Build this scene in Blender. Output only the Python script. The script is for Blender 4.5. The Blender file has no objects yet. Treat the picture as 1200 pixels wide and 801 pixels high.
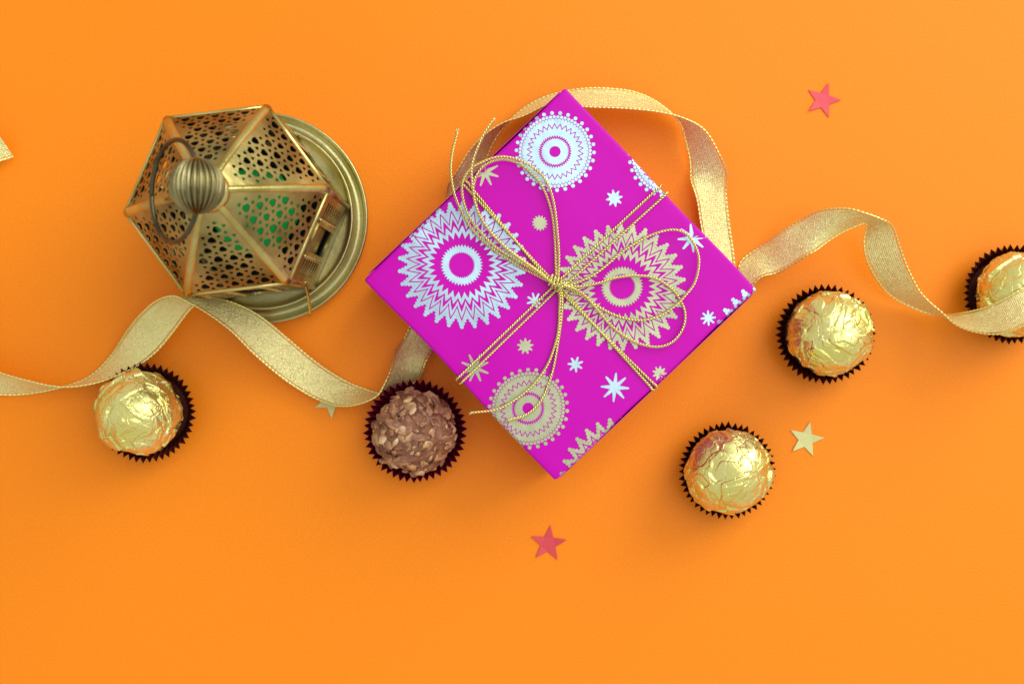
import bpy, bmesh, math, random
import numpy as np
from mathutils import Vector, Matrix

# ------------------------------------------------------------------ camera, light, exposure
SC = bpy.context.scene
COL = SC.collection
CAM_H = 520.0                      # millimetres above the paper
FPX = 50.0 / 36.0 * 1200.0         # focal length in photograph pixels

cam = bpy.data.cameras.new('camera')
cam.lens = 50.0; cam.sensor_width = 36.0
cam.clip_start = 0.01; cam.clip_end = 50.0
cam.dof.use_dof = True; cam.dof.focus_distance = 0.487; cam.dof.aperture_fstop = 13.0
cam_o = bpy.data.objects.new('camera', cam); COL.objects.link(cam_o)
cam_o.location = (0, 0, CAM_H / 1000); cam_o.rotation_euler = (0, 0, 0)
SC.camera = cam_o

world = bpy.data.worlds.new('World'); SC.world = world; world.use_nodes = True
bg = world.node_tree.nodes['Background']
bg.inputs[0].default_value = (1.0, 0.985, 0.94, 1); bg.inputs[1].default_value = 0.66

def area(name, loc, target, size, power, col):
    l = bpy.data.lights.new(name, 'AREA'); l.shape = 'RECTANGLE'; l.size, l.size_y = size
    l.energy = power; l.color = col
    o = bpy.data.objects.new(name, l); COL.objects.link(o); o.location = loc
    o.rotation_euler = (Vector(target) - Vector(loc)).to_track_quat('-Z', 'Y').to_euler()
    return o
area('window_light', (1.0, 0.9, 0.8), (0.0, 0.0, 0.0), (1.0, 0.9), 13.0, (0.97, 1.0, 0.98))
area('ceiling_light', (0.62, 0.42, 1.6), (0.0, 0.0, 0.0), (1.4, 1.3), 10.0, (1.0, 1.0, 0.97))

SC.view_settings.view_transform = 'Standard'; SC.view_settings.look = 'None'
SC.view_settings.exposure = 0.08; SC.view_settings.gamma = 1.0
SC.render.engine = 'CYCLES'
SC.cycles.use_denoising = True
SC.cycles.max_bounces = 10; SC.cycles.transparent_max_bounces = 12
SC.cycles.sample_clamp_indirect = 6.0

# ------------------------------------------------------------------ helpers
K = 0.001
rnd = random.Random(7)

def P(u, v, z):
    """photograph pixel at height z (mm) -> place on the table (mm)"""
    s = (CAM_H - z) / FPX
    return Vector(((u - 600.0) * s, (400.5 - v) * s, z))

def srgb(r, g, b):
    f = lambda c: (c / 255 / 12.92) if c / 255 <= 0.04045 else ((c / 255 + 0.055) / 1.055) ** 2.4
    return (f(r), f(g), f(b), 1.0)

def link(name, me, mat=None, parent=None, smooth=False):
    o = bpy.data.objects.new(name, me); COL.objects.link(o)
    if mat is not None and not me.materials: me.materials.append(mat)
    if parent is not None: o.parent = parent
    if smooth: me.polygons.foreach_set('use_smooth', [True] * len(me.polygons))
    return o

def mesh(name, verts, faces, mat=None, parent=None, smooth=False, origin=(0, 0, 0)):
    """verts in mm, origin in mm (verts are taken relative to it)"""
    v = (np.asarray([tuple(p) for p in verts], dtype=float).reshape(-1, 3) - np.asarray(tuple(origin))) * K
    me = bpy.data.meshes.new(name); me.from_pydata(v.tolist(), [], faces); me.update()
    return link(name, me, mat, parent, smooth)

def empty(name, loc, rz=0.0):
    o = bpy.data.objects.new(name, None); COL.objects.link(o)
    o.empty_display_size = 0.01
    o.location = Vector(loc) * K; o.rotation_euler = (0, 0, rz)
    return o

def tag(o, label, cat, group=None):
    o['label'] = label; o['category'] = cat
    if group: o['group'] = group
    return o

def catmull(pts, n):
    """Catmull-Rom through pts (rows of any width), n steps per span"""
    p = np.asarray(pts, float)
    p = np.vstack([2 * p[0] - p[1], p, 2 * p[-1] - p[-2]])
    out = []
    for i in range(1, len(p) - 2):
        for k in range(n):
            t = k / n
            a, b, c, d = p[i - 1], p[i], p[i + 1], p[i + 2]
            out.append(0.5 * ((2 * b) + (c - a) * t + (2 * a - 5 * b + 4 * c - d) * t * t + (-a + 3 * b - 3 * c + d) * t ** 3))
    out.append(p[-2])
    return np.array(out)

def resample(p, ds):
    d = np.r_[0, np.cumsum(np.linalg.norm(np.diff(p, axis=0), axis=1))]
    n = max(2, int(d[-1] / ds) + 1)
    s = np.linspace(0, d[-1], n)
    return np.stack([np.interp(s, d, p[:, k]) for k in range(p.shape[1])], 1), s

def frames(p):
    t = np.gradient(p, axis=0); t /= np.linalg.norm(t, axis=1)[:, None] + 1e-12
    n = np.zeros_like(p)
    a = np.array([0, 0, 1.0]) if abs(t[0][2]) < 0.9 else np.array([1.0, 0, 0])
    n[0] = a - t[0] * a.dot(t[0]); n[0] /= np.linalg.norm(n[0])
    for i in range(1, len(p)):
        q = n[i - 1] - t[i] * n[i - 1].dot(t[i]); n[i] = q / (np.linalg.norm(q) + 1e-12)
    return t, n, np.cross(t, n)

def tube_data(p, r, sides=8, cap=True, base=0):
    p = np.asarray(p, float); t, n, b = frames(p)
    r = np.broadcast_to(np.asarray(r, float), (len(p),))
    a = np.arange(sides) * 2 * math.pi / sides
    v = (p[:, None] + r[:, None, None] * (np.cos(a)[None, :, None] * n[:, None] + np.sin(a)[None, :, None] * b[:, None])).reshape(-1, 3)
    f = []
    for i in range(len(p) - 1):
        for k in range(sides):
            k2 = (k + 1) % sides
            f.append((base + i * sides + k, base + i * sides + k2, base + (i + 1) * sides + k2, base + (i + 1) * sides + k))
    if cap:
        f.append(tuple(base + k for k in range(sides))[::-1])
        f.append(tuple(base + (len(p) - 1) * sides + k for k in range(sides)))
    return v, f

def tube(name, p, r, mat, parent=None, sides=8, origin=(0, 0, 0)):
    v, f = tube_data(p, r, sides)
    return mesh(name, v, f, mat, parent, True, origin)

def lathe(prof, seg):
    v, f = [], []
    for r, z in prof:
        for k in range(seg):
            a = 2 * math.pi * k / seg
            v.append((r * math.cos(a), r * math.sin(a), z))
    for i in range(len(prof) - 1):
        for k in range(seg):
            k2 = (k + 1) % seg
            f.append((i * seg + k, i * seg + k2, (i + 1) * seg + k2, (i + 1) * seg + k))
    return v, f

def sheet(name, loops, thick):
    """flat plate (mm, in XY) with holes: first loop is the outline; returns a mesh in mm"""
    c = bpy.data.curves.new(name, 'CURVE'); c.dimensions = '2D'; c.fill_mode = 'BOTH'; c.extrude = thick / 2
    for lp in loops:
        s = c.splines.new('POLY'); s.points.add(len(lp) - 1); s.use_cyclic_u = True
        for q, (x, y) in zip(s.points, lp): q.co = (x, y, 0, 1)
    o = bpy.data.objects.new(name, c); COL.objects.link(o)
    dg = bpy.context.evaluated_depsgraph_get()
    me = bpy.data.meshes.new_from_object(o.evaluated_get(dg))
    bpy.data.objects.remove(o); bpy.data.curves.remove(c)
    me.name = name
    return me

def mverts(me):
    a = np.empty(len(me.vertices) * 3); me.vertices.foreach_get('co', a); return a.reshape(-1, 3)

def set_mverts(me, a):
    me.vertices.foreach_set('co', np.ascontiguousarray(a).ravel()); me.update()

class SinNoise:
    """cheap smooth 3-D noise: sum of random plane waves"""
    def __init__(self, seed, freq, n=14):
        g = np.random.default_rng(seed)
        k = g.normal(size=(n, 3)); k /= np.linalg.norm(k, axis=1)[:, None]
        self.k = k * freq * g.uniform(0.6, 1.5, n)[:, None]; self.p = g.uniform(0, 6.28, n); self.n = n
    def __call__(self, x):
        return np.sin(x @ self.k.T + self.p).sum(1) / math.sqrt(self.n / 2)

# ------------------------------------------------------------------ materials
def new_mat(name):
    m = bpy.data.materials.new(name); m.use_nodes = True
    nt = m.node_tree; b = nt.nodes['Principled BSDF']
    return m, nt, b

def nd(nt, kind, **kw):
    n = nt.nodes.new(kind)
    for k, v in kw.items():
        if k in n.inputs.keys() if not hasattr(n, k) else False: n.inputs[k].default_value = v
        elif hasattr(n, k): setattr(n, k, v)
    return n

def noise_bump(nt, b, scale, dist, strength=1.0, detail=4, coord='Object', prev=None):
    tc = nt.nodes.new('ShaderNodeTexCoord')
    n = nt.nodes.new('ShaderNodeTexNoise'); n.inputs['Scale'].default_value = scale; n.inputs['Detail'].default_value = detail
    nt.links.new(tc.outputs[coord], n.inputs['Vector'])
    bu = nt.nodes.new('ShaderNodeBump'); bu.inputs['Strength'].default_value = strength; bu.inputs['Distance'].default_value = dist
    nt.links.new(n.outputs['Fac'], bu.inputs['Height'])
    if prev is not None: nt.links.new(prev.outputs[0], bu.inputs['Normal'])
    nt.links.new(bu.outputs[0], b.inputs['Normal'])
    return bu

def noise_color(nt, b, scale, c1, c2, lo=0.35, hi=0.65, detail=5, socket='Base Color'):
    tc = nt.nodes.new('ShaderNodeTexCoord')
    n = nt.nodes.new('ShaderNodeTexNoise'); n.inputs['Scale'].default_value = scale; n.inputs['Detail'].default_value = detail
    nt.links.new(tc.outputs['Object'], n.inputs['Vector'])
    r = nt.nodes.new('ShaderNodeValToRGB')
    r.color_ramp.elements[0].position = lo; r.color_ramp.elements[0].color = c1
    r.color_ramp.elements[1].position = hi; r.color_ramp.elements[1].color = c2
    nt.links.new(n.outputs['Fac'], r.inputs[0]); nt.links.new(r.outputs[0], b.inputs[socket])
    return r

def simple(name, col, rough=0.5, metal=0.0, spec=0.5, bump=None):
    m, nt, b = new_mat(name)
    b.inputs['Base Color'].default_value = col; b.inputs['Roughness'].default_value = rough
    b.inputs['Metallic'].default_value = metal; b.inputs['Specular IOR Level'].default_value = spec
    if bump: noise_bump(nt, b, *bump)
    return m

# orange paper
M_PAPER, nt, b = new_mat('orange_paper')
noise_color(nt, b, 1400.0, (0.88, 0.236, 0.004, 1), (0.95, 0.260, 0.007, 1), 0.3, 0.7, 6)
b.inputs['Roughness'].default_value = 0.40; b.inputs['Specular IOR Level'].default_value = 0.20
p0 = noise_bump(nt, b, 1500.0, 0.00018, 0.7, 5)
noise_bump(nt, b, 260.0, 0.0003, 0.12, 5, prev=p0)

M_ADDED_TABLE = simple('added_white_table', (0.55, 0.54, 0.50, 1), 0.5, 0, 0.3, (60.0, 0.0003, 0.3))  # for the unseen table added under the paper
# magenta wrapping paper
M_WRAP, nt, b = new_mat('magenta_wrapping_paper')
b.inputs['Base Color'].default_value = (0.54, 0.0, 0.42, 1)
b.inputs['Roughness'].default_value = 0.40; b.inputs['Specular IOR Level'].default_value = 0.15
p0 = noise_bump(nt, b, 900.0, 0.00005, 0.6, 3)
noise_bump(nt, b, 26.0, 0.0016, 0.5, 3, prev=p0)

def print_mat(name, col, metal, rough):
    m, nt, b = new_mat(name)
    b.inputs['Base Color'].default_value = col
    b.inputs['Metallic'].default_value = metal; b.inputs['Roughness'].default_value = rough
    q0 = noise_bump(nt, b, 900.0, 0.00005, 0.6, 3)
    noise_bump(nt, b, 40.0, 0.002, 0.6, 3, prev=q0)
    return m
M_SILVER = print_mat('silver_blue_foil_print', (0.44, 0.62, 0.74, 1), 0.6, 0.32)
M_KHAKI = print_mat('pale_gold_foil_print', (0.45, 0.48, 0.30, 1), 0.55, 0.34)

# crumpled gold foil
M_FOIL, nt, b = new_mat('gold_foil')
noise_color(nt, b, 60.0, (0.76, 0.69, 0.17, 1), (0.86, 0.82, 0.35, 1), 0.35, 0.65, 4)
b.inputs['Metallic'].default_value = 0.95; b.inputs['Roughness'].default_value = 0.34
p0 = noise_bump(nt, b, 420.0, 0.0004, 0.35, 4)
tc = nt.nodes.new('ShaderNodeTexCoord'); vo = nt.nodes.new('ShaderNodeTexVoronoi'); vo.feature = 'DISTANCE_TO_EDGE'
vo.inputs['Scale'].default_value = 210.0
nz = nt.nodes.new('ShaderNodeTexNoise'); nz.inputs['Scale'].default_value = 160.0
mx = nt.nodes.new('ShaderNodeVectorMath'); mx.operation = 'MULTIPLY_ADD'
mx.inputs[1].default_value = (0.006, 0.006, 0.006)
nt.links.new(tc.outputs['Object'], nz.inputs['Vector']); nt.links.new(nz.outputs['Color'], mx.inputs[0])
nt.links.new(tc.outputs['Object'], mx.inputs[2]); nt.links.new(mx.outputs[0], vo.inputs['Vector'])
cl = nt.nodes.new('ShaderNodeMath'); cl.operation = 'MINIMUM'; cl.inputs[1].default_value = 0.06
nt.links.new(vo.outputs['Distance'], cl.inputs[0])
bu = nt.nodes.new('ShaderNodeBump'); bu.inputs['Strength'].default_value = 0.6; bu.inputs['Distance'].default_value = 0.0026
nt.links.new(cl.outputs[0], bu.inputs['Height']); nt.links.new(p0.outputs[0], bu.inputs['Normal'])
nt.links.new(bu.outputs[0], b.inputs['Normal'])

M_CUP = simple('dark_brown_paper', srgb(98, 34, 22), 0.6, 0, 0.3, (700.0, 0.00005, 0.5))
M_CUP_RED = simple('maroon_paper', srgb(128, 10, 50), 0.55, 0, 0.35, (700.0, 0.00005, 0.5))

M_CHOC, nt, b = new_mat('milk_chocolate')
noise_color(nt, b, 220.0, srgb(116, 68, 44), srgb(150, 98, 68), 0.35, 0.65)
b.inputs['Roughness'].default_value = 0.5; noise_bump(nt, b, 500.0, 0.0006, 0.8, 5)
def nut_mat(name, a, c):
    m, nt, b = new_mat(name)
    noise_color(nt, b, 330.0, a, c, 0.40, 0.62)
    b.inputs['Roughness'].default_value = 0.45; noise_bump(nt, b, 600.0, 0.0004, 0.7, 4)
    return m
M_NUT = [nut_mat('nut_tan', srgb(158, 112, 80), srgb(222, 184, 126)),
         nut_mat('nut_coated', srgb(126, 80, 58), srgb(184, 134, 96)),
         nut_mat('nut_brown', srgb(124, 78, 56), srgb(190, 140, 92)),
         nut_mat('nut_cream', srgb(190, 146, 104), srgb(232, 206, 158))]

# ribbon: metallic gauze, threads from its own UV (u, v in mm)
M_RIB, nt, b = new_mat('gold_lame_ribbon')
uv = nt.nodes.new('ShaderNodeUVMap'); uv.uv_map = 'UVMap'
def wave(axis, scale):
    w = nt.nodes.new('ShaderNodeTexWave'); w.bands_direction = axis; w.inputs['Scale'].default_value = scale
    w.inputs['Distortion'].default_value = 1.2; w.inputs['Detail Scale'].default_value = 2.0; w.inputs['Detail'].default_value = 1.0
    nt.links.new(uv.outputs[0], w.inputs['Vector']); return w
w1, w2 = wave('X', 0.50), wave('Y', 0.42)
mxx = nt.nodes.new('ShaderNodeMath'); mxx.operation = 'MAXIMUM'
nt.links.new(w1.outputs['Fac'], mxx.inputs[0]); nt.links.new(w2.outputs['Fac'], mxx.inputs[1])
gl = nt.nodes.new('ShaderNodeTexVoronoi'); gl.inputs['Scale'].default_value = 3.4
nt.links.new(uv.outputs[0], gl.inputs['Vector'])
r = nt.nodes.new('ShaderNodeValToRGB')
r.color_ramp.elements[0].position = 0.1; r.color_ramp.elements[0].color = (0.70, 0.60, 0.17, 1)
r.color_ramp.elements[1].position = 0.75; r.color_ramp.elements[1].color = (0.93, 0.88, 0.40, 1)
nt.links.new(mxx.outputs[0], r.inputs[0])
nt.links.new(r.outputs[0], b.inputs['Base Color'])
b.inputs['Metallic'].default_value = 0.38; b.inputs['Roughness'].default_value = 0.26
# every thread crossing tilts a little its own way: sparkle
geo = nt.nodes.new('ShaderNodeNewGeometry')
sb = nt.nodes.new('ShaderNodeVectorMath'); sb.operation = 'SUBTRACT'; sb.inputs[1].default_value = (0.5, 0.5, 0.5)
scl = nt.nodes.new('ShaderNodeVectorMath'); scl.operation = 'SCALE'; scl.inputs['Scale'].default_value = 0.8
ad = nt.nodes.new('ShaderNodeVectorMath'); ad.operation = 'ADD'
nm = nt.nodes.new('ShaderNodeVectorMath'); nm.operation = 'NORMALIZE'
nt.links.new(gl.outputs['Color'], sb.inputs[0]); nt.links.new(sb.outputs[0], scl.inputs[0])
nt.links.new(scl.outputs[0], ad.inputs[0]); nt.links.new(geo.outputs['Normal'], ad.inputs[1]); nt.links.new(ad.outputs[0], nm.inputs[0])
bu = nt.nodes.new('ShaderNodeBump'); bu.inputs['Strength'].default_value = 0.5; bu.inputs['Distance'].default_value = 0.0003
nt.links.new(mxx.outputs[0], bu.inputs['Height']); nt.links.new(nm.outputs[0], bu.inputs['Normal'])
nt.links.new(bu.outputs[0], b.inputs['Normal'])
tr = nt.nodes.new('ShaderNodeBsdfTransparent'); tr.inputs[0].default_value = (1, 0.95, 0.7, 1)
ms = nt.nodes.new('ShaderNodeMixShader')
mr = nt.nodes.new('ShaderNodeMapRange'); mr.inputs['From Min'].default_value = 0.0; mr.inputs['From Max'].default_value = 0.8
mr.inputs['To Min'].default_value = 0.14; mr.inputs['To Max'].default_value = 0.0
nt.links.new(mxx.outputs[0], mr.inputs['Value'])
# open line of dropped threads just inside each selvage
sx_ = nt.nodes.new('ShaderNodeSeparateXYZ'); nt.links.new(uv.outputs[0], sx_.inputs[0])
def mth(op, a, b_):
    q = nt.nodes.new('ShaderNodeMath'); q.operation = op
    for i_, w_ in enumerate((a, b_)):
        if isinstance(w_, (int, float)): q.inputs[i_].default_value = w_
        else: nt.links.new(w_, q.inputs[i_])
    return q.outputs[0]
ofs = mth('ABSOLUTE', mth('SUBTRACT', sx_.outputs['Y'], 6.5), 0)
gap = mth('LESS_THAN', mth('ABSOLUTE', mth('SUBTRACT', ofs, 5.75), 0), 0.2)
nt.links.new(mth('MAXIMUM', mr.outputs[0], mth('MULTIPLY', gap, 0.75)), ms.inputs['Fac'])
nt.links.new(b.outputs[0], ms.inputs[1]); nt.links.new(tr.outputs[0], ms.inputs[2])
nt.links.new(ms.outputs[0], nt.nodes['Material Output'].inputs[0])

M_THREAD = simple('gold_thread', (0.84, 0.74, 0.26, 1), 0.32, 0.85)
M_CORD = simple('gold_cord', (0.80, 0.72, 0.28, 1), 0.2, 1.0)

# brass with tarnish
def brass(name, c1, c2, r1, r2, scale=45.0):
    m, nt, b = new_mat(name)
    noise_color(nt, b, scale, c1, c2, 0.34, 0.66, 6)
    noise_color(nt, b, scale * 1.7, (r1,) * 3 + (1,), (r2,) * 3 + (1,), 0.3, 0.7, 5, 'Roughness')
    b.inputs['Metallic'].default_value = 1.0
    noise_bump(nt, b, 240.0, 0.0006, 0.35, 4)
    return m
M_BRASS = brass('tarnished_brass', (0.14, 0.105, 0.03, 1), (0.54, 0.45, 0.16, 1), 0.24, 0.44)
M_BRASS_L = brass('polished_brass', (0.34, 0.31, 0.08, 1), (0.66, 0.62, 0.24, 1), 0.22, 0.36)
M_TRAY = brass('greenish_brass', (0.28, 0.25, 0.09, 1), (0.58, 0.54, 0.28, 1), 0.26, 0.42, 25.0)
M_KNOB = brass('grey_brass', (0.12, 0.10, 0.04, 1), (0.34, 0.30, 0.14, 1), 0.26, 0.40, 70.0)
M_STEEL = brass('dark_steel_wire', (0.05, 0.045, 0.025, 1), (0.15, 0.135, 0.08, 1), 0.30, 0.45, 80.0)
M_INSIDE_SHADE = simple('painted_inside_shade', (0.012, 0.011, 0.010, 1), 0.8, 0, 0.2)  # near-black colour that paints in the shade inside the lantern
M_GREEN, nt, b = new_mat('green_glass')
b.inputs['Base Color'].default_value = (0.004, 0.50, 0.09, 1); b.inputs['Roughness'].default_value = 0.25

def confetti_mat(name, col, metal):
    m, nt, b = new_mat(name)
    b.inputs['Base Color'].default_value = col; b.inputs['Metallic'].default_value = metal; b.inputs['Roughness'].default_value = 0.35
    noise_bump(nt, b, 400.0, 0.0001, 0.5, 2)
    return m
M_STAR_RED = confetti_mat('red_foil_confetti', (0.66, 0.055, 0.075, 1), 0.15)
M_STAR_GOLD = confetti_mat('gold_foil_confetti', (0.60, 0.58, 0.23, 1), 0.1)

# ------------------------------------------------------------------ the surface
x, y = 360.0, 270.0
o = mesh('paper_backdrop', [(-x, -y, 0), (x, -y, 0), (x, y, 0), (-x, y, 0), (-x, -y, -0.4), (x, -y, -0.4), (x, y, -0.4), (-x, y, -0.4)],
         [(0, 1, 2, 3), (7, 6, 5, 4), (0, 4, 5, 1), (1, 5, 6, 2), (2, 6, 7, 3), (3, 7, 4, 0)], M_PAPER)
o['kind'] = 'structure'
o = mesh('added_tabletop', [(-1500, -1500, -0.5), (1500, -1500, -0.5), (1500, 1500, -0.5), (-1500, 1500, -0.5)], [(0, 1, 2, 3)], M_ADDED_TABLE)  # unseen, added so the brass reflects pale neutral beyond the orange paper
o['kind'] = 'structure'

# ------------------------------------------------------------------ gift box
BOX_T, BOX_B, HALF, RR = 36.0, 1.3, 47.3, 1.0
bc = P(656.8, 333.0, BOX_T)
BOX_A = math.radians(43.5)
ca, sa = math.cos(BOX_A), math.sin(BOX_A)
box = empty('gift_box', (bc.x, bc.y, BOX_B), BOX_A)
tag(box, 'square gift box wrapped in magenta paper with foil medallions and stars', 'gift box')

def to_box(u, v):
    w = P(u, v, BOX_T); dx, dy = w.x - bc.x, w.y - bc.y
    return dx * ca + dy * sa, -dx * sa + dy * ca
def from_box(x, y, z=BOX_T):
    return Vector((bc.x + x * ca - y * sa, bc.y + x * sa + y * ca, z))

_sn = [SinNoise(900 + k, 0.16, 10) for k in range(3)]
_am = np.array([0.16, 0.16, 0.13])
def soft(p):
    """the paper does not lie dead flat"""
    q = np.array([p]); return np.array(p) + _am * np.array([n_(q)[0] for n_ in _sn])
bm = bmesh.new()
bmesh.ops.create_cube(bm, size=1.0)
for v in bm.verts:
    v.co = Vector((v.co.x * 2 * HALF, v.co.y * 2 * HALF, (v.co.z + 0.5) * (BOX_T - BOX_B)))
bmesh.ops.bevel(bm, geom=bm.edges[:], offset=RR, segments=5, profile=0.5, affect='EDGES')
bmesh.ops.subdivide_edges(bm, edges=[e for e in bm.edges if e.calc_length() > 20], cuts=30, use_grid_fill=True)
for v in bm.verts: v.co = Vector(soft(tuple(v.co))) * K
me = bpy.data.meshes.new('wrapping_paper'); bm.to_mesh(me); bm.free()
link('wrapping_paper', me, M_WRAP, box, True)
# folded paper flaps on two opposite sides
HB = BOX_T - BOX_B
for sgn in (1, -1):
    for pts, off in (([(-HALF + 2, 1.0), (HALF - 2, 1.0), (HALF - 18, HB * 0.62), (-HALF + 18, HB * 0.62)], 0.25),
                     ([(-HALF + 2, HB - 2), (HALF - 2, HB - 2), (HALF - 16, HB * 0.45), (-HALF + 16, HB * 0.45)], 0.55)):
        vs = [(x, sgn * (HALF + off), z) for x, z in pts] + [(x, sgn * (HALF + off - 0.2), z) for x, z in pts]
        mesh('fold_flap', vs, [(0, 1, 2, 3), (7, 6, 5, 4), (0, 4, 5, 1), (1, 5, 6, 2), (2, 6, 7, 3), (3, 7, 4, 0)], M_WRAP, box)

def wrap1(s):
    m = abs(s); a = HALF - RR; q = RR * math.pi / 2; sg = 1 if s >= 0 else -1
    if m <= a: return s, 0.0, 0.0
    if m <= a + q:
        t = (m - a) / RR; return sg * (a + RR * math.sin(t)), -(RR - RR * math.cos(t)), t
    return sg * HALF, -RR - (m - a - q), math.pi / 2
def wrap_pt(x, y, off):
    X, dx, tx = wrap1(x); Y, dy, ty = wrap1(y)
    t = max(tx, ty)
    z = HB + dx + dy + off * math.cos(t)
    if tx > 0: X += math.copysign(off * math.sin(tx), x)
    if ty > 0: Y += math.copysign(off * math.sin(ty), y)
    return X, Y, z

class Print:
    def __init__(self): self.v, self.f = [], []
    def ring(self, c, r_in, r_out, rot, off=0.05):
        n = len(r_out); b0 = len(self.v)
        for k in range(n):
            a = rot + 2 * math.pi * k / n
            for rr in (r_in[k], 0.5 * (r_in[k] + r_out[k]), r_out[k]):
                self.v.append((c[0] + rr * math.cos(a), c[1] + rr * math.sin(a), off))
        for k in range(n):
            k2 = (k + 1) % n
            for j in (0, 1):
                self.f.append((b0 + 3 * k + j, b0 + 3 * k + j + 1, b0 + 3 * k2 + j + 1, b0 + 3 * k2 + j))
    def disc(self, c, r, off=0.08, n=10):
        b0 = len(self.v)
        self.v += [(c[0] + r * math.cos(2 * math.pi * k / n), c[1] + r * math.sin(2 * math.pi * k / n), off) for k in range(n)]
        self.f.append(tuple(range(b0, b0 + n)))
    def build(self, name, mat):
        a = HALF - RR
        out = [soft(wrap_pt(p[0], p[1], p[2] + 0.03)) for p in self.v]
        low = [abs(p[0]) > a + 0.9 and abs(p[1]) > a + 0.9 for p in self.v]
        f = [q for q in self.f if not any(low[i] for i in q) and min(out[i][2] for i in q) > 1.5]
        return mesh(name, out, f, mat, box)

NS = 240
def zig(n, r_tip, r_val):
    out = []
    per = NS // n
    for k in range(NS):
        t = (k % per) / per
        out.append(r_tip + (r_val - r_tip) * (1 - abs(2 * t - 1)))
    return out
S_TOP = (CAM_H - BOX_T) / FPX

def medallion_dots(u, v, mat, rot):
    c = to_box(u, v); q = S_TOP / 7.28; p = Print()
    sc = lambda l: [x * q for x in l]
    p.ring(c, [48 * q] * NS, sc(zig(40, 122, 104)), rot)
    p.ring(c, sc(zig(40, 145, 126)), sc(zig(30, 232, 192)), rot)
    p.ring(c, sc(zig(30, 247, 207)), [266 * q] * NS, rot)
    for k in range(60):
        a = rot + (k + 0.5) * 2 * math.pi / 60
        p.disc((c[0] + 272 * q * math.cos(a), c[1] + 272 * q * math.sin(a)), 14 * q, 0.07)
        a = rot + k * 2 * math.pi / 60
        p.disc((c[0] + 299 * q * math.cos(a), c[1] + 299 * q * math.sin(a)), 14.5 * q, 0.09)
    for k in range(30):
        a = rot + (k + 0.25) * 2 * math.pi / 30
        p.disc((c[0] + 332 * q * math.cos(a), c[1] + 332 * q * math.sin(a)), 16.5 * q, 0.11, 12)
    return p.build('printed_medallion', mat)

def medallion_zigzag(u, v, mat, rot):
    c = to_box(u, v); q = S_TOP / 5.0; p = Print()
    sc = lambda l: [x * q for x in l]
    p.ring(c, sc(zig(40, 79, 70)), sc(zig(40, 123, 107)), rot)
    p.ring(c, sc(zig(30, 197, 157)), sc(zig(30, 236, 193)), rot)
    p.ring(c, sc(zig(30, 276, 212)), sc(zig(30, 313, 236)), rot)
    p.ring(c, sc(zig(30, 331, 254)), sc(zig(30, 366, 296)), rot)
    edge = zig(30, 364, 294)
    for k in range(0, NS):
        a = rot + 2 * math.pi * k / NS
        p.disc((c[0] + edge[k] * q * math.cos(a), c[1] + edge[k] * q * math.sin(a)), (12.5 if k % 8 == 0 else 9.5) * q, 0.08 + 0.01 * (k % 2), 8)
    return p.build('printed_medallion', mat)

def print_star(u, v, R, r, n, mat, rays, rot):
    c = to_box(u, v); p = Print(); pts = []
    for k in range(n):
        a = rot + 2 * math.pi * k / n; h = math.pi / n
        if rays:
            w = 0.11 * 17 / R * 0.55
            pts += [(R * 0.96, a - w), (R, a), (R * 0.96, a + w), (r, a + h)]
        else:
            w = 0.07
            pts += [(R, a - w), (R, a + w), (r, a + h - w), (r, a + h + w)]
    ctr = len(p.v); p.v.append((c[0], c[1], 0.05))
    for rr, a in pts: p.v.append((c[0] + rr * S_TOP * math.cos(a), c[1] + rr * S_TOP * math.sin(a), 0.05))
    m = len(pts)
    for k in range(m): p.f.append((ctr, ctr + 1 + k, ctr + 1 + (k + 1) % m))
    return p.build('printed_star', mat)

medallion_dots(650.3, 177.3, M_SILVER, 0.83)
medallion_dots(619.5, 478.5, M_KHAKI, 0.80)
medallion_dots(784, 184, M_SILVER, 0.80)
medallion_zigzag(541.6, 310.6, M_SILVER, 0.80)
medallion_zigzag(728.5, 336.5, M_KHAKI, 0.83)
medallion_zigzag(730, 563, M_KHAKI, 0.80)
medallion_zigzag(913, 401, M_SILVER, 0.80)
for a in ((720, 232, 10, 6, 8, M_SILVER, False, .2), (633, 261, 9, 7, 14, M_KHAKI, False, 0), (811, 279, 17, 6, 8, M_SILVER, True, .1),
          (627, 353, 10, 3.6, 8, M_SILVER, True, .3), (614, 405, 9.5, 6, 9, M_KHAKI, False, .1), (673, 427, 9.5, 4, 7, M_SILVER, True, .5),
          (721, 454, 17, 6, 8, M_SILVER, True, 0.75), (831, 373, 9, 3.6, 8, M_SILVER, True, .1), (773, 437, 8.5, 5.4, 9, M_KHAKI, False, 0),
          (556, 431, 17, 5.5, 8, M_KHAKI, True, .45), (568, 202, 17, 5.5, 8, M_KHAKI, True, .5)):
    print_star(*a)

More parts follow.
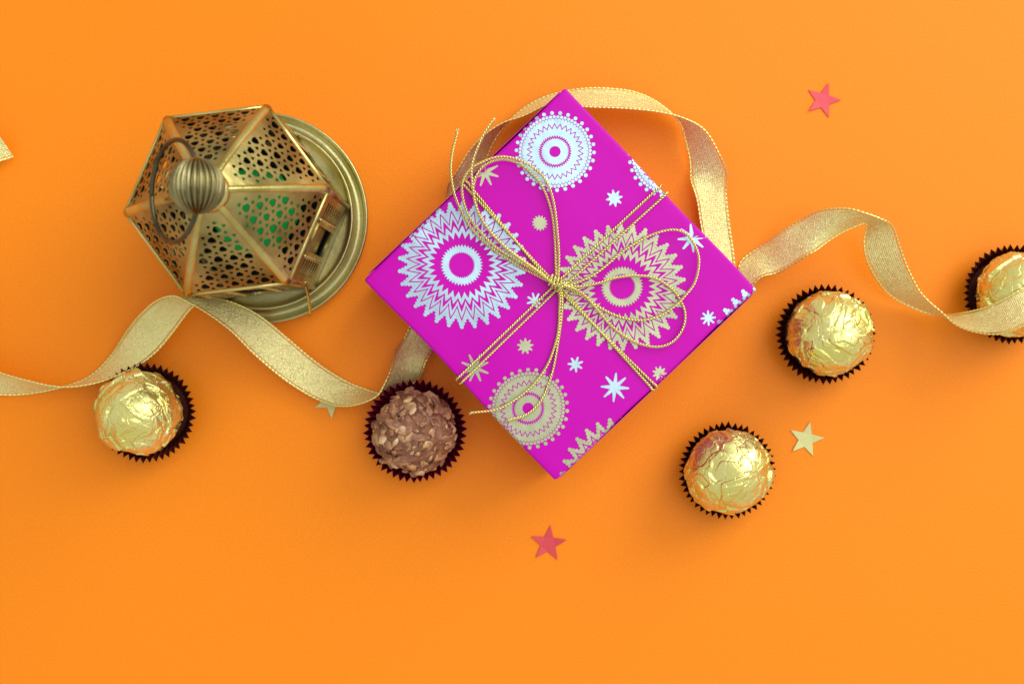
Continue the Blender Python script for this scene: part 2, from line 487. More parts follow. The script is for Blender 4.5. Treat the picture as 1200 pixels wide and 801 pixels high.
# ------------------------------------------------------------------ gold cord tied round the box
kn = P(653, 333, BOX_T)
cord = empty('tied_string', (kn.x, kn.y, BOX_T))
tag(cord, 'thin twisted gold cord tied in a bow over the magenta gift box', 'cord')
CR = 0.48
def cord_mesh(name, path, twist=1, fray=False):
    p, s = resample(np.asarray(path, float), 0.16)
    t, n, b = frames(p)
    V, F = [], []
    ends = np.ones(len(p)); 
    for k in range(2):
        ph = twist * 2 * math.pi * s / 2.1 + k * math.pi
        q = p + CR * 0.56 * (np.cos(ph)[:, None] * n + np.sin(ph)[:, None] * b)
        v, f = tube_data(q, CR * 0.52, 6, True, len(V) and sum(len(x) for x in V))
        V.append(v); F += f
    if fray:
        for k in range(9):
            dv_ = t[-1] * rnd.uniform(0.8, 1.7) + (n[-1] * rnd.uniform(-1, 1) + b[-1] * rnd.uniform(-1, 1)) * 0.75
            st = p[-1] - t[-1] * 0.3
            v, f = tube_data([st, st + dv_ * 0.5, st + dv_ + np.array([rnd.uniform(-.2, .2) for _ in range(3)])], [0.14, 0.12, 0.07], 4, True, sum(len(x) for x in V))
            V.append(v); F += f
    return mesh(name, np.vstack(V), F, M_CORD, cord, True, (kn.x, kn.y, BOX_T))

def over_edge(pt, depth=BOX_T - 1.2):
    """continue a strand from a point on the top's rim down the side of the box"""
    x, y = to_box(*pt); g = CR + 0.15
    if abs(x) > abs(y): ex, ey = math.copysign(1, x), 0
    else: ex, ey = 0, math.copysign(1, y)
    X = math.copysign(HALF, x) if ex else x; Y = math.copysign(HALF, y) if ey else y
    rr = RR + g; out = []
    for t in (0.0, 0.25, 0.5, 0.75, 1.0):
        a = t * math.pi / 2
        out.append(from_box(X - ex * RR + ex * rr * math.sin(a), Y - ey * RR + ey * rr * math.sin(a), BOX_T - RR + rr * math.cos(a)))
    for d in (0.3, 0.6, 1.0):
        out.append(from_box(X + ex * g, Y + ey * g, BOX_T - RR - (depth - RR) * d))
    return out

def wrap_strand(p_in, p_edge, dz=0.0):
    top = [P(*p_in, BOX_T + CR + 0.9)]
    m = 0.5
    for t in (0.25, 0.6, 0.9):
        top.append(P(p_in[0] + (p_edge[0] - p_in[0]) * t, p_in[1] + (p_edge[1] - p_in[1]) * t, BOX_T + CR + 0.15 + dz))
    return cord_mesh('wrap_strand', catmull([tuple(q) for q in top + over_edge(p_edge)], 8), rnd.choice((1, -1)))
wrap_strand((650, 334), (539, 441)); wrap_strand((654, 338), (543.5, 445))
wrap_strand((655, 329), (773, 219)); wrap_strand((660, 336), (780, 228))
wrap_strand((648, 329), (541, 214)); wrap_strand((645, 331), (543.5, 209))
wrap_strand((658, 338), (766, 457)); wrap_strand((654, 339), (770, 453.5))

def cord_path(name, pts, twist=1):
    return cord_mesh(name, catmull([tuple(P(u, v, BOX_T + z)) for u, v, z in pts], 8), twist, name == 'cord_tail')
cord_path('bow_loop', [(652, 332, 2.2), (634, 322, 2.6), (606, 305, 2.8), (578, 287, 3.2), (553, 259, 3.6), (543, 235, 4.2), (542, 214, 5), (551, 198, 5.4), (569, 188, 5.2), (587, 183.5, 4.8),
          (607, 187, 4.2), (627, 198, 3.6), (641, 214, 3.0), (649, 238, 2.4), (653, 270, 2), (655, 300, 2), (654, 331, 2.4)])
cord_path('bow_loop', [(652, 333, 2.8), (636, 321, 3.2), (612, 304, 2.6), (590, 287, 2.2), (568, 262, 2.2), (556, 235, 2.2), (556, 214, 2.6), (563, 199, 3.2), (575, 190, 3.8), (591, 187, 3.6),
          (609, 192.5, 3), (628, 208, 2.2), (640, 228, 1.6), (647.5, 254, 1.2), (650.5, 286, 1.2), (652, 331, 2)], -1)
cord_path('cord_tail', [(652, 334, 2.4), (632, 324, 1.8), (604, 309, 1.5), (574, 289, 1.6), (553, 268, 2.0), (540, 246, 3.2), (532, 226, 5), (528, 200, 7), (530, 178, 8.4), (536, 154, 9.4)])
cord_path('cord_tail', [(652, 335, 3.4), (630, 318, 4.2), (606, 301, 4.2), (588, 286, 4.0), (572, 268, 4.4), (560, 247, 5.2), (555, 224, 6.4), (553, 198, 7.4), (558, 178, 8), (567, 158, 8.4), (578, 141, 8.6)], -1)
cord_path('bow_loop', [(655, 334, 2.4), (670, 333, 2.4), (690, 325, 2), (708, 313, 1.9), (726, 297, 2.2), (746, 284, 2.6), (766, 274, 3.2), (788, 269, 3.8), (804, 274, 4), (816, 291, 3.8), (819, 309, 3.4),
          (814, 331, 3.0), (803, 346, 2.8), (790, 359, 2.4), (772, 370, 2), (750, 375, 1.6), (726, 371, 1.5), (704, 361, 1.6), (680, 345, 2.0), (657, 334, 2.4)])
cord_path('bow_loop', [(655, 333, 3), (676, 336, 2.8), (700, 332, 2.2), (724, 325, 1.8), (750, 323, 1.8), (770, 327, 1.8), (788, 339, 1.6), (798, 353, 1.2), (803, 367, 1.2), (801, 383, 1.4), (790, 399, 1.8),
          (774, 406, 1.8), (754, 404, 1.6), (734, 395, 1.5), (716, 381, 1.6), (699, 361, 3.2), (680, 342, 3.2), (657, 334, 2.8)], -1)
cord_path('cord_tail', [(653, 333, 2.4), (656, 345, 2.4), (655.5, 361, 1.4), (655, 380, 1.2), (651.5, 400, 1.2), (641, 428, 1.4), (623, 452, 1.8), (602, 469, 2.6), (581, 479.5, 3.6), (554, 483, 4.4)])
cord_path('cord_tail', [(655, 333, 3.0), (659, 346, 2.4), (659, 361, 1.2), (657, 382, 0.9), (653, 408, 0.9), (648, 434, 1.0), (640, 458, 1.2), (630, 475, 1.4), (615, 487, 1.4), (597, 492, 1.2)], -1)
# knot: coils round the bundle
ax = (P(668, 342, 0) - P(636, 322, 0)).normalized(); ay = Vector((-ax.y, ax.x, 0)); az = Vector((0, 0, 1))
kc = P(652, 332, BOX_T + 2.0)
pts = []
for i in range(90):
    t = i / 89; a = t * 2 * math.pi * 3.6
    pts.append(tuple(kc + ax * (-2.6 + 4.4 * t) + ay * (1.75 * math.cos(a)) + az * (1.9 * math.sin(a) + 0.1)))
cord_mesh('knot', pts)
pts = []
for i in range(40):
    a = i / 39 * 2 * math.pi * 1.3
    pts.append(tuple(kc + ax * (1.7 + 0.9 * math.sin(a * 0.5)) + ay * (2.2 * math.cos(a)) + az * (2.4 * math.sin(a) + 0.2) + ax * 0.8 * math.cos(a)))
cord_mesh('knot', pts, -1)

# ------------------------------------------------------------------ ribbon
RW = 13.0
# (edge A px, edge B px, height of the middle, which edge is the higher one)
def seg(rows):
    C, W = [], []
    for (ua, va), (ub, vb), zc, sg in rows:
        a, b_ = P(ua, va, zc), P(ub, vb, zc)
        d = math.hypot(a.x - b_.x, a.y - b_.y)
        dz = sg * math.sqrt(max(0.0, RW * RW - d * d))
        z = max(zc, abs(dz) / 2 + 0.35)
        a, b_ = P(ua, va, z), P(ub, vb, z)
        C.append(tuple((a + b_) / 2)); w = (a - b_); w.z = dz; W.append(tuple(w.normalized()))
    return C, W
ROWS = [
    # cut end, curling back into the frame from the left
    ((-4, 150), (12, 182), 6, 1), ((-22, 152), (-14, 192), 7, 1), ((-52, 170), (-38, 208), 10, 1), ((-82, 205), (-62, 225), 14, 1), ((-90, 262), (-88, 262), 14, 1),
    ((-66, 330), (-86, 322), 12, 1), ((-44, 385), (-62, 414), 9, 1),
    ((-22, 420), (-26, 456), 7, 1), ((0, 434), (2, 463), 7, 1), ((38, 445), (40, 460), 7, 1), ((78, 452.5), (78, 450.5), 7, 1),
    ((118, 448), (104, 438), 7, 1), ((150, 433), (130, 416), 6.5, 0.7), ((175, 414), (150, 393), 8, 0.2), ((198, 388), (168, 371), 11, -0.5), ((220, 362), (186, 353), 13.5, -1),
    ((234, 351), (207, 347), 16, -1), ((252, 349), (222, 353), 17.5, -1), ((278, 357), (246, 367), 17, -1), ((304, 371), (274, 388), 14.5, -1), ((334, 395), (301, 416), 10, -1), ((369, 424), (336, 445), 5, -1),
    ((403, 446), (371, 466), 2.6, -1), ((425, 456), (405, 475), 3.0, -1), ((444, 461.5), (440, 466), 6.8, -1), ((462, 458), (451, 452), 6, -1), ((484, 449), (461, 428), 3, -1),
    ((499, 424), (473, 397), 1.0, 1), ((522, 388), (490, 360), 0.75, 1), ((546, 335), (508, 322), 0.7, 1), ((558, 280), (518, 276), 0.7, 1), ((562, 236), (524, 232), 0.8, 1),
    # D / C arc above the box (A is D)
    ((565, 204), (535, 205), 3.5, -1), ((570, 184), (549, 182), 6, -1), ((579, 163), (567, 162), 8, -1), ((592, 144), (590, 147), 9, -1), ((612, 125), (614, 139), 10, -1), ((642, 109), (648, 124), 11, -1),
    ((682, 101), (684, 128), 11.5, -1), ((718, 101), (716, 129), 11.5, -1), ((749, 106), (746, 131), 11, -1), ((776, 119), (774, 135), 10, -1), ((799, 140), (799, 142), 9.5, -1), ((806, 164), (824, 156), 9, -1),
    ((811, 193), (843, 187), 7, -1), ((814, 228), (852, 221), 4.5, 1), ((820, 264), (856, 262), 2, 1), ((826, 296), (861, 296), 0.9, 1),
    # under the box corner and out again
    ((830, 322), (864, 326), 0.65, 1), ((836, 358), (864, 338), 0.6, 1), ((851, 362), (868, 331), 0.8, 1),
    ((871, 345), (868, 309), 1.6, 1), ((889, 325), (880, 297), 3.0, 1), ((906, 321), (898, 285), 6, 1), ((926, 311), (918, 270), 11, 1), ((947, 298), (942, 256), 16, 1), ((970, 284), (966, 246.5), 20, -1),
    ((989, 272), (990, 246), 22, -1), ((1007, 264), (1010, 252), 22.5, -1), ((1022, 260), (1026, 258), 22, -1), ((1016, 284), (1043, 268), 19, -1),
    ((1019, 304), (1051, 290), 16, -1), ((1032, 328), (1060, 316), 12.5, -1), ((1050, 347), (1072, 341), 10, -1), ((1073, 359), (1084, 355), 9, -1), ((1096, 367.5), (1098, 367), 10.5, -1), ((1116, 368.5), (1114, 381), 15, -1),
    ((1132, 366.5), (1137, 389), 21, -1), ((1156, 361), (1164, 391.5), 28, -1), ((1179, 351), (1187, 385), 33, -1), ((1202, 337.5), (1208, 374), 35.5, -1), ((1232, 318), (1242, 352), 35, -1), ((1262, 305), (1272, 338), 30, -1),
]
C, W = seg(ROWS)
cc = catmull(C, 12); ww = catmull(W, 12)
allp = np.hstack([cc, ww])
d = np.r_[0, np.cumsum(np.linalg.norm(np.diff(cc, axis=0), axis=1))]
n = int(d[-1] / 1.0)
s = np.linspace(0, d[-1], n)
cc = np.stack([np.interp(s, d, cc[:, k]) for k in range(3)], 1); ww = np.stack([np.interp(s, d, ww[:, k]) for k in range(3)], 1)
ker = np.array([1, 2, 3, 2, 1.0]); ker /= ker.sum()
for arr in (cc, ww):
    for k in range(3):
        arr[2:-2, k] = np.convolve(arr[:, k], ker, 'valid')
ww /= np.linalg.norm(ww, axis=1)[:, None]
NX = 8
V, F, UV = [], [], []
for i in range(n):
    for j in range(NX + 1):
        t = j / NX - 0.5
        p_ = cc[i] + ww[i] * RW * t
        p_[2] = max(p_[2], 0.25)
        V.append(p_); UV.append((s[i], (t + 0.5) * RW))
for i in range(n - 1):
    for j in range(NX):
        F.append((i * (NX + 1) + j, i * (NX + 1) + j + 1, (i + 1) * (NX + 1) + j + 1, (i + 1) * (NX + 1) + j))
rb_o = Vector(V[0]); rb_o.z = 0
ribbon = empty('gold_ribbon', rb_o)
tag(ribbon, 'long curling gold gauze ribbon running under the gift box', 'ribbon')
rb = mesh('ribbon_band', V, F, M_RIB, ribbon, True, rb_o)
uvl = rb.data.uv_layers.new(name='UVMap')
li = np.empty(len(rb.data.loops), int); rb.data.loops.foreach_get('vertex_index', li)
uvl.data.foreach_set('uv', np.asarray(UV)[li].ravel())
V = np.asarray(V).reshape(n, NX + 1, 3)
for j in (0, NX):
    e = V[:, j].copy(); e[:, 2] = np.maximum(e[:, 2], 0.4)
    ed = resample(e, 0.4)[0]
    k_ = np.arange(len(ed))
    tube('selvage', ed, 0.36 + 0.12 * np.sin(k_ * 1.6), M_THREAD, ribbon, 5, rb_o)

# ------------------------------------------------------------------ paper cups and chocolates
def make_cup(name, u, v, r_px, mat, seed, label, group=None):
    c = P(u, v, 11.0); s = (CAM_H - 11.0) / FPX
    R = r_px * s; g = random.Random(seed); N = 46; ph = g.uniform(0, 6.28)
    levels = [(0.70 * R, 0.35, 0.10), (0.735 * R, 1.0, 0.28), (0.80 * R, 4.2, 0.45), (0.88 * R, 7.8, 0.62), (0.945 * R, 11.2, 0.98)]
    jit = [g.uniform(-0.2, 0.2) for _ in range(N)]; jz = [g.uniform(-0.45, 0.45) for _ in range(N)]
    V, F = [(0, 0, 0.35)], []
    for r_, z, am in levels:
        for k in range(2 * N):
            a = ph + math.pi * k / N + jit[k // 2] * 0.05
            f = am / 0.98
            rr = r_ + (am if k % 2 == 0 else -am) + jit[k // 2] * f
            V.append((rr * math.cos(a), rr * math.sin(a), z + jz[k // 2] * f))
    M = 2 * N
    for k in range(M):
        F.append((0, 1 + k, 1 + (k + 1) % M))
        for l in range(len(levels) - 1):
            F.append((1 + l * M + k, 1 + l * M + (k + 1) % M, 1 + (l + 1) * M + (k + 1) % M, 1 + (l + 1) * M + k))
    o = mesh(name, V, F, mat)
    o.location = (c.x * K, c.y * K, 0)
    md = o.modifiers.new('thickness', 'SOLIDIFY'); md.thickness = 0.00014; md.offset = 1
    tag(o, label, 'paper cup', group)
    return c

def ico(sub):
    bm = bmesh.new(); bmesh.ops.create_icosphere(bm, subdivisions=sub, radius=1.0)
    v = np.array([q.co[:] for q in bm.verts]); f = [tuple(q.index for q in p.verts) for p in bm.faces]; bm.free()
    return v, f
ICO7 = ico(7)

def foil_ball(loc, R, seed, label, seal=None):
    d, f = ICO7
    g = np.random.default_rng(seed)
    w = np.stack([SinNoise(seed * 10 + k, 4.5)(d) for k in range(3)], 1)
    w2 = np.stack([SinNoise(seed * 10 + 5 + k, 11.0)(d) for k in range(3)], 1)
    dw = d + 0.10 * w + 0.025 * w2
    dw /= np.linalg.norm(dw, axis=1)[:, None]
    # crumpled panels: every patch of foil tilts its own way, with sharp folds between patches
    r = np.ones(len(d))
    for N, tilt, step, sharp in ((34, 0.20, 0.018, 260.0), (150, 0.24, 0.012, 900.0)):
        nn = g.normal(size=(N, 3)); nn /= np.linalg.norm(nn, axis=1)[:, None]
        tv = g.normal(size=(N, 3)); tv -= nn * (tv * nn).sum(1)[:, None]
        tv *= (tilt * g.uniform(0.25, 1.0, N) / np.linalg.norm(tv, axis=1))[:, None]
        off = g.uniform(-step, step, N)
        dt = dw @ nn.T
        w_ = np.exp(sharp * (dt - dt.max(1)[:, None])); w_ /= w_.sum(1)[:, None]
        val = off[None] + d @ tv.T
        r += (w_ * val).sum(1) * (0.6 if N == 34 else 0.75)
    lowish = np.clip((0.97 - d[:, 2]) / 0.55, 0.2, 1.0)
    rid = np.zeros(len(d))
    for k, (fr, am) in enumerate(((5.0, 0.022), (9.0, 0.016))):
        nz = SinNoise(seed * 10 + 20 + k, fr)(dw + 0.05 * w2)
        rid += am * 1.3 * np.exp(-(nz / 0.085) ** 2) * (SinNoise(seed * 10 + 30 + k, 3.5)(d) > 0.0)
    r = 1.0 + (r - 1.0) * (0.75 + 0.35 * lowish) + rid * (0.35 + 0.7 * lowish)
    if seal is not None:
        sv = np.array(seal); sv = sv / np.linalg.norm(sv)
        a = np.arccos(np.clip(d @ sv, -1, 1))
        r += 0.035 * np.exp(-((a - 0.30) / 0.045) ** 2) - 0.02 * (a < 0.28)
    v = d * (r * R)[:, None]
    v[:, 2] = np.maximum(v[:, 2], -R + 0.3)
    o = mesh('foil_wrapped_chocolate', v, f, M_FOIL, None, True)
    o.location = Vector(loc) * K
    tag(o, label, 'chocolate', 'foil wrapped chocolates')
    return o

RB = 14.8
CUPS = [
    (170.5, 483.5, 59, M_CUP, 'dark brown pleated paper cup beside the ribbon, nearest the lantern', (-1.3, 0.2), 1,
     'round chocolate in crumpled gold foil beside the ribbon, nearest the lantern', None),
    (967.5, 391.5, 58.5, M_CUP, 'dark brown pleated paper cup between the gift box corner and the ribbon', (0.5, 0.3), 22,
     'gold foil chocolate with a round pressed seal between the gift box corner and ribbon', (0.62, 0.30, 0.72)),
    (852, 551, 57, M_CUP, 'dark brown pleated paper cup next to the gold star', (-0.2, 0.0), 33,
     'round chocolate in crumpled gold foil next to the gold star', None),
    (1187, 344.5, 58.5, M_CUP, 'dark brown pleated paper cup with the ribbon passing over it', (0.5, -0.2), 4,
     'round gold foil chocolate with the ribbon lying across it', None),
]
for u, v, rp, mt, lab, (dx, dy), sd, lab2, seal in CUPS:
    c = make_cup('paper_cup', u, v, rp, mt, sd, lab, 'paper cups of foil chocolates')
    foil_ball((c.x + dx, c.y + dy, RB + 0.8), RB, sd, lab2, seal)

# unwrapped truffle
c = make_cup('paper_cup', 486.5, 504.5, 61, M_CUP_RED, 9, 'maroon pleated paper cup holding the unwrapped nut chocolate')
tf = empty('nut_chocolate', (c.x, c.y, 0.6))
tag(tf, 'unwrapped round milk chocolate covered in chopped nuts', 'chocolate')
d, f = ico(6)
RT = 13.6
lump = 1 + 0.035 * SinNoise(3, 4.0)(d) + 0.03 * SinNoise(4, 10.0)(d) + 0.016 * SinNoise(5, 24.0)(d)
v = d * (lump * RT)[:, None]; v[:, 2] = np.maximum(v[:, 2] + RT, 0.1)
mesh('chocolate_coating', v, f, M_CHOC, tf, True)
# chopped nut pieces
nm_ = []
dv, df = ico(2)
for k in range(9):
    g = np.random.default_rng(100 + k)
    nn = g.normal(size=(9, 3)); nn /= np.linalg.norm(nn, axis=1)[:, None]
    h = g.uniform(0.55, 1.0, 9)
    r = np.minimum(1.0, (h[None] / np.clip(dv @ nn.T, 0.05, 1)).min(1))
    r = r * (1 + 0.10 * SinNoise(k, 4.0)(dv) + 0.07 * SinNoise(k + 50, 9.0)(dv))
    q = dv * r[:, None] * np.array([g.uniform(1.0, 1.45), g.uniform(0.75, 1.0), g.uniform(0.45, 0.7)])
    nm_.append((q, df))
meshes = {}
count = 0; placed = []
g = random.Random(5)
tries = 0
while count < 260 and tries < 9000:
    tries += 1
    z = g.uniform(-0.25, 1.0); a = g.uniform(0, 2 * math.pi); q = math.sqrt(1 - z * z)
    dd = Vector((q * math.cos(a), q * math.sin(a), z))
    size = g.choice((0.8, 1.1, 1.6, 2.1, 2.6))
    if any((dd - e).length * RT < 0.50 * (size + s2) for e, s2 in placed): continue
    placed.append((dd, size)); count += 1
    k = g.randrange(9); mi = g.choices((0, 1, 2, 3), (4, 4, 4, 1.2))[0]
    if (k, mi) not in meshes:
        me = bpy.data.meshes.new('nut_piece'); me.from_pydata((nm_[k][0] * K).tolist(), [], nm_[k][1]); me.materials.append(M_NUT[mi])
        meshes[(k, mi)] = me
    o = bpy.data.objects.new('nut_piece', meshes[(k, mi)]); COL.objects.link(o); o.parent = tf
    i = int(np.argmax(np.asarray(d) @ np.array(dd)))
    rr = lump[i] * RT + g.uniform(-0.1, 0.3) * size
    o.location = Vector((dd.x * rr, dd.y * rr, dd.z * rr + RT)) * K
    nrm = (dd + Vector((g.uniform(-.5, .5), g.uniform(-.5, .5), g.uniform(-.5, .5)))).normalized()
    o.rotation_mode = 'QUATERNION'
    o.rotation_quaternion = nrm.to_track_quat('Z', 'Y') @ Matrix.Rotation(g.uniform(0, 6.28), 3, 'Z').to_quaternion()
    o.scale = (size, size, size)

# ------------------------------------------------------------------ star confetti
def confetti(u, v, R_px, rot, mat, label, group=None):
    c = P(u, v, 0.4); s = CAM_H / FPX
    R = R_px * s; r = R * 0.42; pts = []
    for k in range(10):
        a = rot + math.pi * k / 5; q = R if k % 2 == 0 else r
        pts.append((q * math.cos(a), q * math.sin(a)))
    bm = bmesh.new()
    vs = [bm.verts.new((x * K, y * K, 0.0001)) for x, y in pts]
    fc = bm.faces.new(vs)
    ex = bmesh.ops.extrude_face_region(bm, geom=[fc])
    top = [e for e in ex['geom'] if isinstance(e, bmesh.types.BMVert)]
    for q in top: q.co.z += 0.0003
    for q in bm.verts:
        rr = math.hypot(q.co.x, q.co.y) / (R * K); q.co.z += 0.0005 * rr * rr * (0.5 + 0.5 * math.sin(rot * 5 + 2 * math.atan2(q.co.y, q.co.x)))
    bm.normal_update()
    bmesh.ops.recalc_face_normals(bm, faces=bm.faces[:])
    me = bpy.data.meshes.new('star_confetti'); bm.to_mesh(me); bm.free()
    o = link('star_confetti', me, mat)
    md = o.modifiers.new('soft_edge', 'BEVEL'); md.width = 0.00012; md.segments = 2
    o.location = (c.x * K, c.y * K, 0)
    tag(o, label, 'star', group)
    return o
# tip directions (radians, counter-clockwise from the right)
confetti(964.5, 117.5, 21.5, math.radians(73), M_STAR_RED, 'coral red paper star lying alone out past the ribbon loop', 'confetti stars')
confetti(642.5, 636.5, 22, math.radians(84), M_STAR_RED, 'coral red paper star nearest to the gift box corner', 'confetti stars')
confetti(944.5, 514.5, 21.5, math.radians(77), M_STAR_GOLD, 'shiny gold paper star next to a foil chocolate', 'confetti stars')
confetti(388, 470, 20.5, math.radians(200), M_STAR_GOLD, 'gold paper star mostly hidden under the ribbon', 'confetti stars')

# ------------------------------------------------------------------ lantern
LX, LY = -90.2, 44.7
lan = empty('metal_lantern', (LX, LY, 0))
tag(lan, 'hexagonal pierced brass lantern with ball knob and ring on a round tray base', 'lantern')
HR, ZE, ZT, RT2, ZB = 32.3, 70.0, 98.0, 5.0, 9.2
A0 = math.radians(6.7)

prof = [(0, 8.6), (29.5, 8.6), (31.4, 8.8), (32.3, 9.6), (32.9, 9.7), (33.3, 8.9), (33.5, 6.6), (34.2, 5.3), (35.2, 4.9), (36.3, 5.3), (37.0, 6.3), (37.5, 6.8), (38.0, 6.6), (38.2, 5.9),
        (37.6, 4.4), (37.0, 2.6), (37.2, 0.6), (36.6, 0.15), (35.6, 0.15), (35.4, 1.2), (0.0, 1.4)]
pp = [prof[0]]
for (a, b_), (c_, e_) in zip(prof, prof[1:]):
    for t in (0.5, 1.0): pp.append((a + (c_ - a) * t, b_ + (e_ - b_) * t))
v, f = lathe(pp, 128)
mesh('tray_base', v, f, M_TRAY, lan, True)

# roof panels, pierced
Lr = math.hypot(HR * math.cos(math.pi / 6) - RT2 * math.cos(math.pi / 6), ZT - ZE)
def half_w(y): return 0.5 * (HR + (RT2 - HR) * y / Lr)
outline = []
NE = 10
for k in range(NE + 1): outline.append((-half_w(0) + 2 * half_w(0) * k / NE, 0.0))
for k in range(1, NE + 1): outline.append((half_w(Lr * k / NE), Lr * k / NE))
for k in range(NE, 0, -1): outline.append((-half_w(Lr * k / NE), Lr * k / NE))
holes = []
aL = 4.75
g = random.Random(11)
def blob(cx, cy, r, tri, rot, n=9):
    return [(cx + r * (1 + tri * math.cos(3 * (t - rot))) * math.cos(t), cy + r * (1 + tri * math.cos(3 * (t - rot))) * math.sin(t))
            for t in (2 * math.pi * k / n for k in range(n))]
for i in range(-8, 9):
    for j in range(-1, 14):
        cx = aL * (i + 0.5 * (j % 2)); cy = 2.9 + j * aL * 0.866
        for dx, dy, r, tri, rot in ((0, 0, 1.32, 0.14, math.pi / 2), (aL * 0.5, aL * 0.29, 0.60, 0.22, -math.pi / 2), (0, aL * 0.577, 0.60, 0.22, math.pi / 2)):
            x, y = cx + dx, cy + dy
            m = 1.5 if r < 1 else 1.4
            if y < r + 0.9 or y > Lr - 5.5: continue
            if abs(x) + r + m > half_w(y): continue
            holes.append(blob(x + g.uniform(-.1, .1), y + g.uniform(-.1, .1), r * g.uniform(0.9, 1.08), tri, rot + g.uniform(-.25, .25)))
rp = sheet('roof_panel', [outline] + holes, 0.35)
a = mverts(rp); a[:, 2] += 1.3 * 4 * (a[:, 1] / Lr) * (1 - a[:, 1] / Lr)
set_mverts(rp, a * K); rp.materials.clear(); rp.materials.append(M_BRASS)
inr, inr_t = HR * math.cos(math.pi / 6), RT2 * math.cos(math.pi / 6)
for k in range(6):
    ph = A0 + math.radians(30 + 60 * k)
    out = Vector((math.cos(ph), math.sin(ph), 0)); tx = Vector((-math.sin(ph), math.cos(ph), 0))
    up = (out * (inr_t - inr) + Vector((0, 0, ZT - ZE))).normalized(); nrm = tx.cross(up)
    o = link('roof_panel', rp, None, lan)
    o.matrix_local = Matrix.Translation(Vector((out.x * inr, out.y * inr, ZE)) * K) @ Matrix((tx, up, nrm)).transposed().to_4x4()
    # rolled eave
    e0 = Vector((HR * math.cos(ph - math.pi / 6), HR * math.sin(ph - math.pi / 6), ZE - 0.3)); e1 = Vector((HR * math.cos(ph + math.pi / 6), HR * math.sin(ph + math.pi / 6), ZE - 0.3))
    tube('eave_roll', [e0 + (e1 - e0) * t for t in (0.02, 0.34, 0.67, 0.98)], 0.75, M_BRASS_L, lan, 10)
    # rib along the hip
    pa = ph - math.pi / 6
    o3 = Vector((math.cos(pa), math.sin(pa), 0)); side = Vector((-math.sin(pa), math.cos(pa), 0))
    V, F = [], []
    NP = 14
    hip_n = (o3 * (ZT - ZE) + Vector((0, 0, HR - RT2))).normalized()
    for i in range(NP + 1):
        t = i / NP
        base = o3 * (HR + 0.3 + (RT2 - HR) * t) + Vector((0, 0, ZE - 0.2 + (ZT - ZE) * t)) + hip_n * (1.2 * 4 * t * (1 - t) - 0.1)
        hw = 1.55 - 0.35 * t + (0.16 if 5 <= i <= 6 else 0)
        for x, h in ((-1, -0.55), (-0.82, 0.15), (-0.4, 0.55), (0, 0.68), (0.4, 0.55), (0.82, 0.15), (1, -0.55)):
            V.append(base + side * (hw * x) + hip_n * h)
    for i in range(NP):
        for j in range(6):
            F.append((i * 7 + j, i * 7 + j + 1, (i + 1) * 7 + j + 1, (i + 1) * 7 + j))
    F.append(tuple(range(7))[::-1])
    mesh('roof_rib', V, F, M_BRASS_L, lan, True)

# body walls with slotted grilles and a window
WW, WH = HR * 0.985 - 0.4, ZE - ZB - 0.9
rect = lambda x0, x1, y0, y1: [(x0, y0), (x1, y0), (x1, y1), (x0, y1)]
loops = [rect(-WW / 2, WW / 2, 0, WH), rect(-5.0, 5.0, 13, WH - 12)]
for sx in (-1, 1):
    for k in range(7):
        y = 12.6 + k * 5.1
        loops.append(rect(*sorted((sx * 7.2, sx * 12.6)), y, y + 2.7))
wm = sheet('wall_panel', loops, 0.5); set_mverts(wm, mverts(wm) * K); wm.materials.clear(); wm.materials.append(M_BRASS)
lm = wm.copy(); lm.name = 'shade_lining'; lm.materials.clear(); lm.materials.append(M_INSIDE_SHADE)  # dark sheet added behind each wall, interior shade painted in its colour
fm = sheet('window_frame', [rect(-6.0, 6.0, 12, WH - 11), rect(-4.6, 4.6, 13.4, WH - 12.4)], 0.7)
set_mverts(fm, mverts(fm) * K); fm.materials.clear(); fm.materials.append(M_BRASS_L)
bd = []
bv, bf = ico(1)
V, F = [], []
for y in np.arange(12.2, WH - 11, 2.6):
    for x in (-6.4, 6.4):
        F += [tuple(len(V) + i for i in q) for q in bf]; V += [(x + 0.7 * p_[0], y + 0.8 * p_[1], 0.4 + 0.7 * p_[2]) for p_ in bv]
for k in range(6):
    ph = A0 + math.radians(30 + 60 * k)
    out = Vector((math.cos(ph), math.sin(ph), 0)); tx = Vector((-math.sin(ph), math.cos(ph), 0)); up = Vector((0, 0, 1))
    o = link('wall_panel', wm, None, lan)
    mt4 = Matrix((tx, up, out)).transposed().to_4x4()
    q = inr - 0.7
    o.matrix_local = Matrix.Translation(Vector((out.x * q, out.y * q, ZB + 0.3)) * K) @ mt4
    ln = link('shade_lining', lm, None, o); ln.location = (0, 0, -0.00055)
    if k == 5:   # the door keeps its solid shutter, set back in the opening
        mesh('shutter', [(-5.6, 14.5, -1.6), (5.6, 14.5, -1.6), (5.6, WH - 10, -1.2), (-5.6, WH - 10, -1.2),
                         (-5.6, 14.5, -2.0), (5.6, 14.5, -2.0), (5.6, WH - 10, -1.6), (-5.6, WH - 10, -1.6)],
             [(0, 1, 2, 3), (7, 6, 5, 4), (0, 4, 5, 1), (1, 5, 6, 2), (2, 6, 7, 3), (3, 7, 4, 0)], M_BRASS, o)
    fr = link('window_frame', fm, None, o); fr.location = (0, 0, 0.00035)
    if k == 0: be = mesh('bead_trim', V, F, M_BRASS_L, o, True); bme = be.data
    else: be = link('bead_trim', bme, None, o)
    pa = ph - math.pi / 6; rr = HR - 0.9
    cpt = Vector((rr * math.cos(pa), rr * math.sin(pa), 0))
    tube('corner_post', [cpt + Vector((0, 0, ZB)), cpt + Vector((0, 0, (ZB + ZE) / 2)), cpt + Vector((0, 0, ZE - 0.8))], 0.95, M_BRASS, lan, 10)

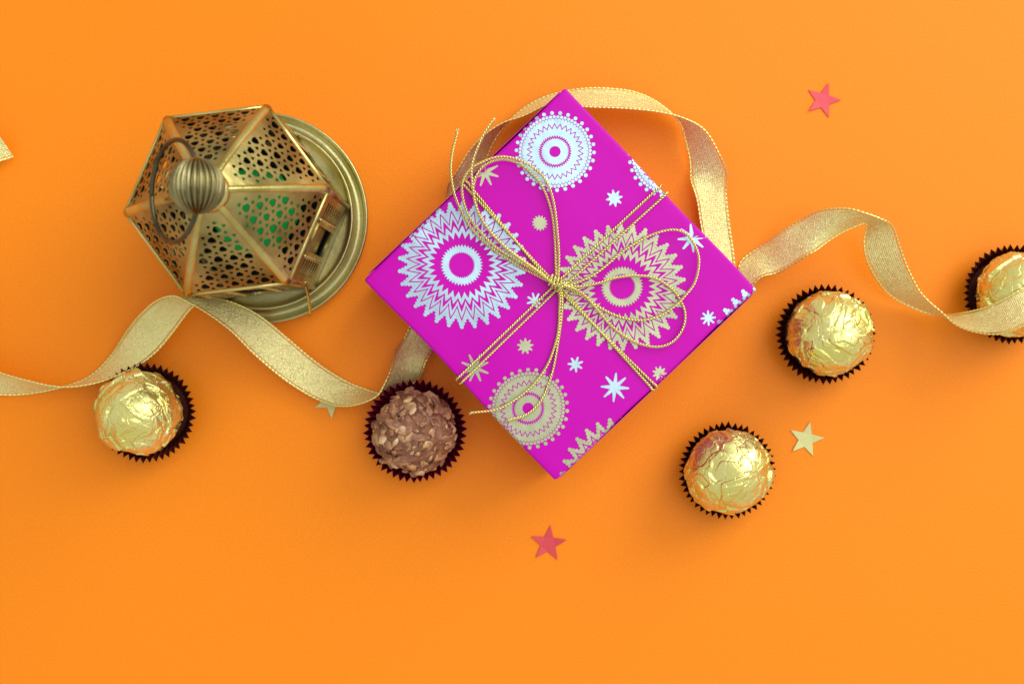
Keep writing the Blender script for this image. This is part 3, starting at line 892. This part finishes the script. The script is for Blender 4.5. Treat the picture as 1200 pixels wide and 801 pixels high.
v, f = lathe([(0, 0.0), (29.0, 0.0), (29.0, 0.35), (0, 0.4)], 6)
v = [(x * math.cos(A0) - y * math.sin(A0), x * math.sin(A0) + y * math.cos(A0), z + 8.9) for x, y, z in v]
mesh('shade_floor', v, f, M_INSIDE_SHADE, lan)  # added black plate, so the lantern's inside shade is painted onto its floor
# green glass in the middle of the lantern
v, f = lathe([(0, 0.2), (15.2, 0.2), (16.6, 1.0), (17.2, 3.0), (17.2, 5.0), (16.4, 5.6), (0, 5.7)], 6)
v = [(x - 1.5, y + 1.5, z + 9.1) for x, y, z in v]
mesh('green_glass', v, f, M_GREEN, lan)
# top cap, stem
v, f = lathe([(0, ZT + 7.6), (2.2, ZT + 7.5), (2.6, ZT + 1.6), (5.4, ZT + 0.9), (6.2, ZT - 0.2), (6.4, ZT - 1.6), (5.8, ZT - 1.9)], 40)
mesh('roof_cap', v, f, M_BRASS_L, lan, True)
# melon knob, its poles along y, the ring threaded through them
KC = Vector((0, 0, 112.6)); KR = 8.0
V, F = [], []
NU, NV = 200, 48
for j in range(NV + 1):
    th = math.pi * j / NV
    for i in range(NU):
        a_ = 2 * math.pi * i / NU
        rib_ = abs(math.cos(a_ * 13)) ** 0.6
        r_ = KR * (1 - 0.19 * (1 - rib_) * min(1, math.sin(th) * 2.0))
        V.append((r_ * math.sin(th) * math.cos(a_), r_ * math.cos(th) * (1.02 if th > 0.25 else 1.0), KC.z + r_ * math.sin(th) * math.sin(a_)))
for j in range(NV):
    for i in range(NU):
        F.append((j * NU + i, j * NU + (i + 1) % NU, (j + 1) * NU + (i + 1) % NU, (j + 1) * NU + i))
mesh('ball_knob', V, F, M_KNOB, lan, True)
dr = Vector((-math.cos(math.radians(50)), 0.0, -math.sin(math.radians(50))))
RRG = 15.0
rc = KC + dr * (RRG - 1.0) + Vector((0, -0.4, 0))
ring = [tuple(rc + dr * (RRG * math.cos(t)) + Vector((0, 1, 0)) * (RRG * math.sin(t))) for t in np.linspace(0, 2 * math.pi, 73)]
tube('hanging_ring', ring, 0.74, M_STEEL, lan, 10)
# door latch wire and hinge barrel on the lower right wall
w0, w1_ = P(357, 330, 34), P(363.5, 369, 16)
m_ = (w0 + w1_) / 2 + Vector((0.6, 0, 1.2))
tube('latch_wire', catmull([tuple(w0 - Vector((LX, LY, 0))), tuple(m_ - Vector((LX, LY, 0))), tuple(w1_ - Vector((LX, LY, 0)))], 8), 0.55, M_BRASS_L, lan, 8)
